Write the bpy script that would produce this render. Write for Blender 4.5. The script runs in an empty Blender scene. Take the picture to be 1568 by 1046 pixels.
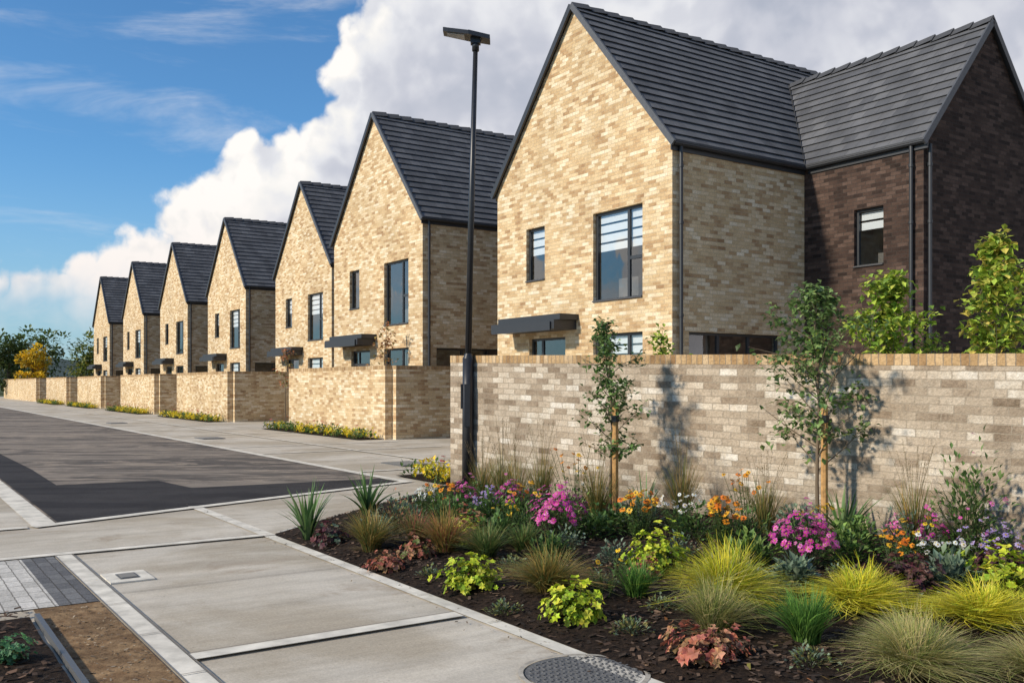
import bpy, math, random
from mathutils import Vector, Matrix, noise as mnoise
random.seed(7)
R=random.random
def U(a,b): return a+(b-a)*random.random()
scene=bpy.context.scene
scene.view_settings.view_transform='Standard'
scene.view_settings.look='None'
scene.view_settings.exposure=0
# ---------------------------------------------------------------- site frame
# u runs along the street (away from viewer), v runs from street towards houses
UX,UY=-0.5617,0.8273
VX,VY=0.8273,0.5617
def S(u,v,z=0.0): return Vector((UX*u+VX*v, UY*u+VY*v, z))
ROT=math.atan2(-0.8273,0.5617)
# ---------------------------------------------------------------- mesh builder
class MB:
    def __init__(s): s.v=[];s.f=[];s.uv=[];s.m=[];s.c=[];s.cc=(1,1,1)
    def vert(s,p,c=None):
        s.v.append((p[0],p[1],p[2])); s.c.append(c or s.cc); return len(s.v)-1
    def poly(s,pts,uvs=None,m=0,c=None):
        i=[s.vert(p,c) for p in pts]; s.f.append(i)
        s.uv.append(uvs or [(0,0)]*len(pts)); s.m.append(m)
    def obox(s,O,ax,ay,x0,x1,y0,y1,z0,z1,m=0,c=None):
        O=Vector(O);ax=Vector(ax);ay=Vector(ay);az=Vector((0,0,1))
        P=lambda x,y,z:O+ax*x+ay*y+az*z
        for (a,b,cc,d,uv) in (
            (P(x0,y0,z0),P(x1,y0,z0),P(x1,y0,z1),P(x0,y0,z1),[(x0,z0),(x1,z0),(x1,z1),(x0,z1)]),
            (P(x1,y1,z0),P(x0,y1,z0),P(x0,y1,z1),P(x1,y1,z1),[(x1,z0),(x0,z0),(x0,z1),(x1,z1)]),
            (P(x1,y0,z0),P(x1,y1,z0),P(x1,y1,z1),P(x1,y0,z1),[(y0,z0),(y1,z0),(y1,z1),(y0,z1)]),
            (P(x0,y1,z0),P(x0,y0,z0),P(x0,y0,z1),P(x0,y1,z1),[(y1,z0),(y0,z0),(y0,z1),(y1,z1)]),
            (P(x0,y0,z1),P(x1,y0,z1),P(x1,y1,z1),P(x0,y1,z1),[(x0,y0),(x1,y0),(x1,y1),(x0,y1)]),
            (P(x0,y1,z0),P(x1,y1,z0),P(x1,y0,z0),P(x0,y0,z0),[(x0,y1),(x1,y1),(x1,y0),(x0,y0)])):
            s.poly([a,b,cc,d],uv,m,c)
    def beam(s,A,B,side,nor,w0,w1,h0,h1,m=0):
        A=Vector(A);B=Vector(B);side=Vector(side).normalized();nor=Vector(nor).normalized()
        L=(B-A).length
        q=[side*w0+nor*h0,side*w1+nor*h0,side*w1+nor*h1,side*w0+nor*h1]
        a=[A+k for k in q];b=[B+k for k in q]
        for i in range(4):
            j=(i+1)%4
            s.poly([a[i],b[i],b[j],a[j]],[(0,0),(L,0),(L,.1),(0,.1)],m)
        s.poly(a[::-1],None,m); s.poly(b,None,m)
    def tube(s,pts,rad,n=7,m=0,c=None,cap=True):
        pts=[Vector(p) for p in pts]; rings=[]; L=0
        for k,p in enumerate(pts):
            t=(pts[min(k+1,len(pts)-1)]-pts[max(k-1,0)])
            if t.length<1e-6: t=Vector((0,0,1))
            t.normalize()
            a=t.cross(Vector((1,0,0))) if abs(t.x)<.8 else t.cross(Vector((0,1,0)))
            a.normalize(); b=t.cross(a)
            if k: L+=(p-pts[k-1]).length
            rings.append(([s.vert(p+(a*math.cos(6.2832*i/n)+b*math.sin(6.2832*i/n))*rad[k],c) for i in range(n)],L))
        for k in range(len(rings)-1):
            r0,l0=rings[k];r1,l1=rings[k+1]
            for i in range(n):
                j=(i+1)%n
                s.f.append([r0[i],r0[j],r1[j],r1[i]]); s.m.append(m)
                s.uv.append([(i/n,l0),((i+1)/n,l0),((i+1)/n,l1),(i/n,l1)])
        if cap:
            for r in (rings[0][0][::-1],rings[-1][0]):
                s.f.append(r); s.m.append(m); s.uv.append([(0,0)]*n)
    def mesh(s,name,mats,smooth=False):
        me=bpy.data.meshes.new(name)
        me.from_pydata(s.v,[],s.f)
        for mt in mats: me.materials.append(mt)
        me.polygons.foreach_set('material_index',s.m)
        uvl=me.uv_layers.new(name='UVMap')
        flat=[x for f in s.uv for p in f for x in p]
        uvl.data.foreach_set('uv',flat)
        ca=me.color_attributes.new('Col','FLOAT_COLOR','POINT')
        ca.data.foreach_set('color',[x for c in s.c for x in (c[0],c[1],c[2],1.0)])
        if smooth: me.polygons.foreach_set('use_smooth',[True]*len(s.f))
        me.update()
        return me
    def obj(s,name,mats,smooth=False,parent=None):
        me=s.mesh(name,mats,smooth)
        o=bpy.data.objects.new(name,me); scene.collection.objects.link(o)
        if parent: o.parent=parent
        return o
def empty(name,loc=(0,0,0),rz=0):
    e=bpy.data.objects.new(name,None); scene.collection.objects.link(e)
    e.location=loc; e.rotation_euler=(0,0,rz); e.empty_display_size=.3
    return e
# ---------------------------------------------------------------- materials
class NT:
    def __init__(s,nt): s.t=nt
    def n(s,typ,**k):
        nd=s.t.nodes.new(typ)
        for a,b in k.items(): setattr(nd,a,b)
        return nd
    def set(s,nd,i,v):
        if isinstance(v,bpy.types.NodeSocket): s.t.links.new(v,nd.inputs[i])
        else: nd.inputs[i].default_value=v
    def math(s,op,a,b=None,c=None,clamp=False):
        nd=s.t.nodes.new('ShaderNodeMath'); nd.operation=op; nd.use_clamp=clamp
        s.set(nd,0,a)
        if b is not None: s.set(nd,1,b)
        if c is not None: s.set(nd,2,c)
        return nd.outputs[0]
    def mix(s,fac,a,b,blend='MIX'):
        nd=s.t.nodes.new('ShaderNodeMix'); nd.data_type='RGBA'; nd.blend_type=blend
        s.set(nd,0,fac); s.set(nd,6,a); s.set(nd,7,b)
        return nd.outputs[2]
    def ramp(s,fac,stops,interp='LINEAR'):
        nd=s.t.nodes.new('ShaderNodeValToRGB'); cr=nd.color_ramp; cr.interpolation=interp
        while len(cr.elements)<len(stops): cr.elements.new(.5)
        for e,(p,c) in zip(cr.elements,stops):
            e.position=p; e.color=(c[0],c[1],c[2],1) if not isinstance(c,(int,float)) else (c,c,c,1)
        s.set(nd,0,fac); return nd.outputs[0]
    def noise(s,vec,scale,detail=4,rough=.55,dist=0):
        nd=s.n('ShaderNodeTexNoise'); s.set(nd,'Vector',vec); nd.inputs['Scale'].default_value=scale
        nd.inputs['Detail'].default_value=detail; nd.inputs['Roughness'].default_value=rough
        nd.inputs['Distortion'].default_value=dist
        return nd.outputs['Fac']
    def sstep(s,x,a,b,lo=0.,hi=1.):
        nd=s.n('ShaderNodeMapRange',interpolation_type='SMOOTHSTEP')
        s.set(nd,0,x); s.set(nd,1,a); s.set(nd,2,b); s.set(nd,3,lo); s.set(nd,4,hi)
        return nd.outputs[0]
def newmat(name):
    m=bpy.data.materials.new(name); m.use_nodes=True
    t=NT(m.node_tree); b=m.node_tree.nodes['Principled BSDF']
    return m,t,b
def c4(c): return (c[0],c[1],c[2],1)
def brick_mat(name,ramp,mortar,bw=.225,rh=.075,mu=.045,mv=.13,stain=.25,bump=.5,streak=None,foot_dark=None,mk=.9):
    m,t,b=newmat(name)
    uv=t.n('ShaderNodeUVMap',uv_map='UVMap').outputs[0]
    pos=t.n('ShaderNodeNewGeometry').outputs['Position']
    jn=t.n('ShaderNodeTexNoise'); t.set(jn,'Vector',pos); jn.inputs['Scale'].default_value=14; jn.inputs['Detail'].default_value=1
    off=t.n('ShaderNodeVectorMath',operation='MULTIPLY_ADD'); t.set(off,0,jn.outputs['Color']); off.inputs[1].default_value=(.02,.013,0); t.set(off,2,uv)
    sp=t.n('ShaderNodeSeparateXYZ'); t.set(sp,0,off.outputs[0])
    vr=t.math('DIVIDE',sp.outputs[1],rh); row=t.math('FLOOR',vr)
    rw=t.n('ShaderNodeTexWhiteNoise',noise_dimensions='1D'); t.set(rw,'W',row)
    par=t.math('ADD',t.math('MULTIPLY',t.math('FLOORED_MODULO',row,2.0),.5),t.math('MULTIPLY',rw.outputs['Value'],.22))
    cu=t.math('ADD',t.math('DIVIDE',sp.outputs[0],bw),par)
    col=t.math('FLOOR',cu); fx=t.math('FRACT',cu); fy=t.math('FRACT',vr)
    cb=t.n('ShaderNodeCombineXYZ'); t.set(cb,0,col); t.set(cb,1,row)
    wn=t.n('ShaderNodeTexWhiteNoise',noise_dimensions='2D'); t.set(wn,'Vector',cb.outputs[0])
    wv=wn.outputs['Value']
    mid=t.noise(pos,3.2,3,.65)
    key=t.math('ADD',t.math('MULTIPLY',wv,.80),t.math('MULTIPLY',t.sstep(mid,.3,.7),.20))
    base=t.ramp(key,ramp)
    fine=t.noise(pos,38,3,.7)
    base=t.mix(1.0,base,t.ramp(fine,[(.25,.70),(.75,1.26)]),'MULTIPLY')
    big=t.noise(pos,.7,3,.6)
    base=t.mix(1.0,base,t.ramp(big,[(.3,1-stain),(.7,1+stain*.5)]),'MULTIPLY')
    mask=t.math('MAXIMUM',t.math('LESS_THAN',fx,mu),t.math('LESS_THAN',fy,mv))
    if streak:
        sn=t.noise(pos,2.2,5,.7)
        base=t.mix(t.sstep(sn,.5,.72,0,.5),base,c4(streak))
    colr=t.mix(t.math('MULTIPLY',mask,mk),base,c4(mortar))
    if foot_dark:
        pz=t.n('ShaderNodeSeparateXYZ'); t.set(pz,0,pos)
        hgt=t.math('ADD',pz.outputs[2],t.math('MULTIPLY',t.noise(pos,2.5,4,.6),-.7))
        colr=t.mix(t.sstep(hgt,-.3,.25,foot_dark,0),colr,(.12,.10,.07,1))  # mixes to dark brown towards the wall base, with a noisy upper edge
    t.set(b,'Base Color',colr); b.inputs['Roughness'].default_value=.9
    b.inputs['Specular IOR Level'].default_value=.2
    h=t.math('ADD',t.math('SUBTRACT',1.0,mask),t.math('ADD',t.math('MULTIPLY',wv,.7),t.math('MULTIPLY',fine,.9)))
    bp=t.n('ShaderNodeBump'); bp.inputs['Strength'].default_value=bump; bp.inputs['Distance'].default_value=.014
    t.set(bp,'Height',h); t.set(b,'Normal',bp.outputs[0])
    return m
BUFF=brick_mat('buff_brick',[(0,(.34,.205,.105)),(.14,(.47,.305,.16)),(.32,(.58,.41,.225)),(.55,(.66,.495,.29)),(.78,(.74,.59,.385)),(1,(.84,.73,.55))],(.48,.385,.26),bump=.7,stain=.16,mk=.7)
GREY=brick_mat('shade_toned_brick',[(0,(.18,.13,.085)),(.16,(.29,.22,.155)),(.38,(.40,.32,.235)),(.62,(.50,.41,.31)),(.82,(.58,.50,.395)),(1,(.76,.70,.61))],(.34,.28,.21),stain=.24,bump=1.0,streak=(.45,.365,.27),foot_dark=.5,mk=.8)  # wall's shade is put into the colour, greyer than house brick; mottling is staining
BROWN=brick_mat('brown_brick',[(0,(.024,.016,.013)),(.3,(.052,.032,.025)),(.6,(.080,.050,.038)),(1,(.125,.082,.064))],(.055,.046,.04),bump=.8)
COPE=brick_mat('coping_brick',[(0,(.28,.165,.08)),(.4,(.42,.27,.13)),(.75,(.52,.355,.19)),(1,(.62,.47,.30))],(.27,.21,.15),bw=.075,rh=.4,mu=.13,mv=.0,bump=.9)
def simple(name,col,rough=.6,metal=0,spec=.5,nscale=0,namp=.2,bump=0):
    m,t,b=newmat(name)
    b.inputs['Roughness'].default_value=rough; b.inputs['Metallic'].default_value=metal
    b.inputs['Specular IOR Level'].default_value=spec
    if nscale:
        pos=t.n('ShaderNodeNewGeometry').outputs['Position']
        f=t.noise(pos,nscale,4,.6)
        t.set(b,'Base Color',t.mix(1.0,c4(col),t.ramp(f,[(.3,1-namp),(.7,1+namp)]),'MULTIPLY'))
        if bump:
            bp=t.n('ShaderNodeBump'); bp.inputs['Strength'].default_value=bump; bp.inputs['Distance'].default_value=.01
            t.set(bp,'Height',f); t.set(b,'Normal',bp.outputs[0])
    else: b.inputs['Base Color'].default_value=c4(col)
    return m
TRIM=simple('dark_trim',(.028,.030,.034),.45,0,.5,30,.15)
VERGE=simple('verge_grey',(.075,.078,.085),.5,0,.5,20,.2)
FRAME=simple('window_frame',(.035,.037,.040),.4)
LINTEL=simple('sill',(.06,.06,.065),.5)
BLIND=simple('blind_fabric',(.85,.85,.85),.8)
ROOM=simple('room_dark',(.16,.145,.13),.9,0,.1,2,.4)
METAL=simple('black_painted_steel',(.018,.019,.022),.38,0,.5,25,.25)
LENSM=simple('lamp_lens',(.35,.37,.4),.15)
IRON=simple('cast_iron',(.13,.13,.13),.65,.2,.4,60,.35,.6)
KERB=simple('kerb_concrete',(.62,.58,.50),.85,0,.25,5,.25,.25)
WOOD=simple('stake_wood',(.46,.26,.10),.8,0,.2,25,.3,.4)
def roofmat():
    m,t,b=newmat('slate_roof_tile')
    uv=t.n('ShaderNodeUVMap',uv_map='UVMap').outputs[0]
    sp=t.n('ShaderNodeSeparateXYZ'); t.set(sp,0,uv)
    row=t.math('FLOOR',sp.outputs[1])
    cu=t.math('ADD',t.math('DIVIDE',sp.outputs[0],.33),t.math('MULTIPLY',t.math('FLOORED_MODULO',row,2.0),.5))
    cb=t.n('ShaderNodeCombineXYZ'); t.set(cb,0,t.math('FLOOR',cu)); t.set(cb,1,row)
    wn=t.n('ShaderNodeTexWhiteNoise',noise_dimensions='2D'); t.set(wn,'Vector',cb.outputs[0])
    c=t.ramp(wn.outputs['Value'],[(0,(.076,.077,.082)),(1,(.120,.120,.124))])
    pos=t.n('ShaderNodeNewGeometry').outputs['Position']
    c=t.mix(1.0,c,t.ramp(t.noise(pos,1.3,5,.65),[(.3,.78),(.7,1.28)]),'MULTIPLY')
    gap=t.math('LESS_THAN',t.math('FRACT',cu),.03)
    c=t.mix(t.math('MULTIPLY',gap,.6),c,(.03,.03,.032,1))
    t.set(b,'Base Color',c); b.inputs['Roughness'].default_value=.65; b.inputs['Specular IOR Level'].default_value=.35
    return m
ROOF=roofmat()
def glassmat():
    m=bpy.data.materials.new('window_glass'); m.use_nodes=True
    nt=m.node_tree; nt.nodes.clear(); t=NT(nt)
    out=t.n('ShaderNodeOutputMaterial'); mx=t.n('ShaderNodeMixShader')
    tr=t.n('ShaderNodeBsdfTransparent'); tr.inputs[0].default_value=(.82,.85,.86,1)
    gl=t.n('ShaderNodeBsdfGlossy'); gl.inputs['Roughness'].default_value=.02; gl.inputs[0].default_value=(.9,.93,.95,1)
    lw=t.n('ShaderNodeLayerWeight'); lw.inputs[0].default_value=.35
    pos=t.n('ShaderNodeNewGeometry').outputs['Position']
    bp=t.n('ShaderNodeBump'); bp.inputs['Strength'].default_value=.06; bp.inputs['Distance'].default_value=.05
    t.set(bp,'Height',t.noise(pos,1.5,2,.5)); t.set(gl,'Normal',bp.outputs[0])
    fac=t.math('ADD',t.math('MULTIPLY',lw.outputs['Facing'],.45),.08,clamp=True)
    t.set(mx,0,fac); t.set(mx,1,tr.outputs[0]); t.set(mx,2,gl.outputs[0]); t.set(out,0,mx.outputs[0])
    return m
GLASS=glassmat()
def foliage(name,trans=.3,rough=.5):
    m=bpy.data.materials.new(name); m.use_nodes=True
    nt=m.node_tree; b=nt.nodes['Principled BSDF']; out=nt.nodes['Material Output']; t=NT(nt)
    at=t.n('ShaderNodeAttribute',attribute_name='Col')
    c=at.outputs['Color']
    t.set(b,'Base Color',c); b.inputs['Roughness'].default_value=rough; b.inputs['Specular IOR Level'].default_value=.3
    if trans:
        tl=t.n('ShaderNodeBsdfTranslucent'); t.set(tl,0,c)
        mx=t.n('ShaderNodeMixShader'); mx.inputs[0].default_value=trans
        t.set(mx,1,b.outputs[0]); t.set(mx,2,tl.outputs[0]); t.set(out,0,mx.outputs[0])
    return m
LEAF=foliage('leaf'); BARK=foliage('bark',0,.9)
def concrete():
    m,t,b=newmat('brushed_concrete')
    pos=t.n('ShaderNodeNewGeometry').outputs['Position']
    mp=t.n('ShaderNodeMapping'); t.set(mp,0,pos); mp.inputs['Rotation'].default_value=(0,0,-ROT)
    p=mp.outputs[0]
    mp2=t.n('ShaderNodeMapping'); t.set(mp2,0,p); mp2.inputs['Scale'].default_value=(4,.5,1)
    big=t.noise(p,.5,6,.65,.4); streak=t.noise(mp2.outputs[0],1.1,6,.7); fine=t.noise(p,70,3,.7)
    c=t.mix(t.sstep(big,.38,.62),(.40,.345,.265,1),(.54,.49,.41,1))
    c=t.mix(1.0,c,t.ramp(streak,[(.3,.78),(.7,1.12)]),'MULTIPLY')
    c=t.mix(1.0,c,t.ramp(fine,[(.2,.80),(.8,1.19)]),'MULTIPLY')
    st=t.noise(p,1.4,7,.74,.5); c=t.mix(t.sstep(st,.54,.70,0,.6),c,(.28,.215,.15,1))
    sp2=t.noise(p,11,3,.8); c=t.mix(t.sstep(sp2,.66,.74,0,.45),c,(.14,.115,.08,1))
    t.set(b,'Base Color',c); b.inputs['Roughness'].default_value=.85; b.inputs['Specular IOR Level'].default_value=.25
    bp=t.n('ShaderNodeBump'); bp.inputs['Strength'].default_value=.3; bp.inputs['Distance'].default_value=.006
    t.set(bp,'Height',t.math('ADD',fine,streak)); t.set(b,'Normal',bp.outputs[0])
    return m
CONC=concrete()
def asphalt(name,c1,c2,c3=None):
    m,t,b=newmat(name)
    pos=t.n('ShaderNodeNewGeometry').outputs['Position']
    mp=t.n('ShaderNodeMapping'); t.set(mp,0,pos); mp.inputs['Rotation'].default_value=(0,0,-ROT); mp.inputs['Scale'].default_value=(.35,1.3,1)
    big=t.noise(mp.outputs[0],.6,6,.62,1.2); mid=t.noise(pos,2.5,4,.6); fine=t.noise(pos,110,2,.6)
    c=t.mix(t.sstep(big,.43,.57),c4(c1),c4(c2))
    if c3:
        st=t.noise(mp.outputs[0],1.5,5,.7,2.0); c=t.mix(t.sstep(st,.50,.60,0,.85),c,c4(c3))
    c=t.mix(1.0,c,t.ramp(mid,[(.3,.84),(.7,1.14)]),'MULTIPLY')
    c=t.mix(1.0,c,t.ramp(fine,[(.3,.6),(.7,1.45)]),'MULTIPLY')
    t.set(b,'Base Color',c); b.inputs['Roughness'].default_value=.92; b.inputs['Specular IOR Level'].default_value=.12
    bp=t.n('ShaderNodeBump'); bp.inputs['Strength'].default_value=.3; bp.inputs['Distance'].default_value=.004
    t.set(bp,'Height',fine); t.set(b,'Normal',bp.outputs[0])
    return m
ASPH=asphalt('worn_asphalt',(.100,.088,.078),(.205,.175,.145),(.29,.24,.19))
ASPN=asphalt('new_asphalt',(.030,.028,.029),(.044,.041,.041))
def mulchmat(name,c1,c2,sc=30):
    m,t,b=newmat(name)
    pos=t.n('ShaderNodeNewGeometry').outputs['Position']
    f=t.noise(pos,sc,5,.7); g=t.noise(pos,3,3,.6)
    c=t.mix(t.sstep(f,.35,.7),c4(c1),c4(c2)); c=t.mix(1.0,c,t.ramp(g,[(.3,.7),(.7,1.25)]),'MULTIPLY')
    t.set(b,'Base Color',c); b.inputs['Roughness'].default_value=.95; b.inputs['Specular IOR Level'].default_value=.15
    bp=t.n('ShaderNodeBump'); bp.inputs['Strength'].default_value=1; bp.inputs['Distance'].default_value=.02
    t.set(bp,'Height',f); t.set(b,'Normal',bp.outputs[0])
    return m
MULCH=mulchmat('bark_mulch',(.012,.008,.006),(.040,.025,.016))
DIRT=mulchmat('bare_soil',(.15,.09,.046),(.28,.185,.10),7)
GRASSG=mulchmat('grass_ground',(.05,.07,.025),(.09,.10,.04),6)
def blockpave(name,cols,mortar):
    return brick_mat(name,cols,mortar,bw=.2,rh=.1,mu=.05,mv=.09,stain=.2,bump=.5)
BLKW=blockpave('pale_block_paving',[(0,(.44,.42,.38)),(1,(.62,.59,.54))],(.16,.15,.13))
BLKD=blockpave('dark_block_paving',[(0,(.10,.10,.105)),(1,(.19,.19,.19))],(.06,.055,.05))
# ---------------------------------------------------------------- ground
def sheet(name,pts,z,mat):
    b=MB(); b.poly([S(u,v,z) for u,v in pts],[(u,v) for u,v in pts]); return b.obj(name,[mat])
g=MB(); g.poly([(-1500,-1500,0),(1500,-1500,0),(1500,1500,0),(-1500,1500,0)]); g.obj('ground',[GRASSG])
sheet('pavement',[(-14,-9),(128,-9),(128,24),(-14,24)],.005,CONC)
sheet('road',[(11,1.6),(12.8,6.6),(120,6.6),(120,1.6)],.010,ASPH)
sheet('road_patch',[(11.05,1.62),(26,1.62),(26,2.15),(18.3,2.25),(15.2,2.2),(15.0,3.6),(13.7,3.75),(13.4,6.58),(12.76,6.58)],.014,ASPN)
def band(b,u0,v0,u1,v1,w,z=.016):
    A=S(u0,v0);B=S(u1,v1);d=(B-A).normalized();n=Vector((-d.y,d.x,0))*w/2
    z=Vector((0,0,z)); b.poly([A-n+z,B-n+z,B+n+z,A+n+z])
kb=MB()
band(kb,-8,1.35,8.93,1.35,.13)
band(kb,9.0,-3,9.0,3.26,.13,.018)
band(kb,5.2,1.42,5.2,3.12,.13,.018); band(kb,1.4,1.42,1.4,3.12,.13,.018)
band(kb,9.07,3.2,11.62,3.2,.13)
band(kb,-8,3.19,8.93,3.19,.11)
band(kb,9.05,3.35,11.75,6.85,.11,.020)
band(kb,10.95,1.47,120,1.47,.24)
band(kb,10.85,1.35,12.72,6.75,.16,.020)
band(kb,12.75,6.69,120,6.69,.17)
band(kb,10.86,-3,10.86,1.3,.14,.018)
for u in (14.6,19.5,21.8,27.5,31,35.5,40,45,51,57,60.8,66,72):
    band(kb,u,6.8,u,11.2,.11,.018)
band(kb,13,8.9,110,8.9,.10,.022)
kb.obj('kerb_edging',[KERB])
JO=simple('joint_line',(.18,.16,.135),.9)
jb=MB()
for u in (7.1,3.3,-.5): band(jb,u,1.43,u,3.13,.008,.012)
for o in (-.07,.07):
    band(jb,5.2+o,1.42,5.2+o,3.12,.010,.021); band(jb,9.0+o,-3,9.0+o,3.26,.010,.021)
    band(jb,-8,1.35+o,8.93,1.35+o,.010,.021)
u=-7
while u<9:
    band(jb,u,1.285,u,1.415,.008,.0235); band(jb,u,3.14,u,3.24,.008,.0235); u+=.915
u=11.5
while u<60:
    band(jb,u,1.35,u,1.59,.010,.0235); band(jb,max(u,13),6.61,max(u,13),6.77,.010,.0235); u+=.915
for u in (17,24.5,33.2,38,42.5,48): band(jb,u,6.8,u,11.2,.015,.012)
jb.obj('pavement_joints',[JO])
sheet('block_paving',[(6.92,-4),(8.93,-4),(8.93,1.02),(6.92,1.02)],.012,BLKW)
sheet('block_paving_border',[(6.92,1.02),(8.93,1.02),(8.93,1.27),(6.92,1.27)],.0125,BLKD)
sheet('bare_soil_strip',[(-6,.86),(6.9,.86),(6.9,1.27),(-6,1.27)],.012,DIRT)
# raised soil / mulch beds
def nz(x,y,s,a): return mnoise.noise(Vector((x*s,y*s,3.1)))*a
WL=Vector((-.9,13.7,0)); WD=Vector((.868,-1,0)).normalized()
def vmax(u): return 6.95+(11.84-u)*.1187
def vmin(u): return 3.26 if u<9.02 else 3.26+(u-9.02)/2.75*3.6
def bedz(u,v):
    e=max(0,min(1,(v-vmin(u))/.35)); return .012+.07*e+nz(u,v,1.1,.03)*e+nz(u,v,9,.012)*e
b=MB(); NU,NV=260,60; idx={}
for i in range(NU+1):
    u=-6+i*(17.7/NU)
    for j in range(NV+1):
        v=vmin(u)+(vmax(u)-vmin(u))*j/NV; idx[i,j]=b.vert(S(u,v,bedz(u,v)))
for i in range(NU):
    for j in range(NV):
        b.f.append([idx[i,j],idx[i+1,j],idx[i+1,j+1],idx[i,j+1]]); b.m.append(0); b.uv.append([(0,0)]*4)
b.obj('planting_bed',[MULCH],True)
b=MB()
for i in range(60):
    for j in range(24):
        q=[]
        for a,c in ((0,0),(1,0),(1,1),(0,1)):
            u=-5+(i+a)*.193; v=-4+(j+c)*.2
            q.append(S(u,v,.03+nz(u,v,2,.02)+nz(u,v,9,.012)))
        if v<.83: b.poly(q)
b.obj('corner_planting_bed',[MULCH],True)
b=MB(); b.obox(S(-5,.83),Vector((UX,UY,0)),Vector((VX,VY,0)),0,11.6,0,.03,0,.05); b.obj('metal_bed_edging',[simple('galv_edge',(.14,.14,.14),.5,.4)])
def chips(name,n,fu,fz,cols,s0,s1,mat):
    b=MB()
    for _ in range(n):
        u,v=fu(); p=S(u,v,fz(u,v)+U(.002,.014)); a=U(0,6.28); l=U(s0,s1); w=l*U(.3,.6)
        d=Vector((math.cos(a),math.sin(a),U(-.35,.35))); n2=Vector((-math.sin(a),math.cos(a),U(-.35,.35)))
        k=U(.6,1.4); c=random.choice(cols); c=tuple(x*k for x in c)
        b.poly([p-d*l-n2*w*.6,p+d*l*.8-n2*w,p+d*l+n2*w*.7,p-d*l*.7+n2*w],None,0,c)
    b.obj(name,[mat])
def fu():
    u=U(1.2,11.6)
    u=2+abs(random.gauss(0,4)) if R()<.5 else u
    u=min(u,11.6); return u,U(vmin(u)+.01,vmax(u))
chips('mulch_chips',15000,fu,bedz,[(.05,.03,.02),(.03,.02,.014),(.09,.055,.035),(.02,.014,.01),(.14,.09,.06)],.01,.03,BARK)
chips('fallen_leaves',220,fu,bedz,[(.35,.2,.05),(.3,.12,.04),(.25,.22,.05)],.015,.03,LEAF)
def fu2(): return U(3,6.9),U(-2,.8)
chips('mulch_chips',2500,fu2,lambda u,v:.035+nz(u,v,2,.02),[(.06,.035,.022),(.03,.02,.014),(.12,.07,.045)],.01,.03,BARK)
def fu3():
    return U(2,12),3.24-abs(random.gauss(0,.12))
chips('pavement_debris',260,fu3,lambda u,v:.008,[(.08,.05,.03),(.16,.12,.07),(.05,.035,.025)],.004,.012,BARK)
def fu4(): return U(3.2,6.8),U(.88,1.26)
chips('pebbles',700,fu4,lambda u,v:.010,[(.25,.18,.11),(.12,.08,.05),(.33,.27,.2)],.004,.014,BARK)
# covers
def manhole(X,Y,r):
    e=empty('manhole_cover',(X,Y,.006))
    b=MB(); N=40
    def ring(r0,r1,z,m):
        for i in range(N):
            a=6.2832*i/N;a2=6.2832*(i+1)/N
            b.poly([(r0*math.cos(a),r0*math.sin(a),z),(r1*math.cos(a),r1*math.sin(a),z),(r1*math.cos(a2),r1*math.sin(a2),z),(r0*math.cos(a2),r0*math.sin(a2),z)],None,m)
    ring(r*.95,r*1.03,.012,1); ring(r*.92,r*.95,.004,2)
    b.poly([(r*.92*math.cos(6.2832*i/N),r*.92*math.sin(6.2832*i/N),.010) for i in range(N)])
    k=.034; q=int(r/k)+1
    for i in range(-q,q+1):
        for j in range(-q,q+1):
            x,y=i*k,j*k
            if x*x+y*y<(r*.86)**2:
                if (i+j)%2: b.obox((x,y,0),(.7,.7,0),(-.7,.7,0),-.014,.014,-.005,.005,.010,.013)
                else: b.obox((x,y,0),(.7,.7,0),(-.7,.7,0),-.005,.005,-.014,.014,.010,.013)
    b.obj('cover_plate',[IRON,simple('mortar_ring',(.36,.33,.28),.9,0,.2,20,.3),JO],parent=e)
manhole(.37,4.82,.33)
CIN=simple('cover_infill',(.2,.19,.17),.8)
def cover(u,v,lu,lv,sur=True):
    e=empty('inspection_cover',S(u,v,.006),ROT)
    b=MB()
    if sur: b.obox((0,0,0),(1,0,0),(0,1,0),-lu*.5-.10,lu*.5+.10,-lv*.5-.09,lv*.5+.09,0,.012,1)
    b.obox((0,0,0),(1,0,0),(0,1,0),-lu*.5,lu*.5,-lv*.5,lv*.5,.0,.018,0)
    b.obox((0,0,0),(1,0,0),(0,1,0),-lu*.42,lu*.42,-lv*.40,lv*.40,.0,.022,2)
    b.obj('cover_plate',[IRON,KERB,CIN],parent=e)
cover(7.66,1.61,.20,.14); cover(26.0,7.6,.9,.6,False); cover(15.6,8.2,.9,.6,False); cover(38.0,7.6,.9,.6,False)
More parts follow.
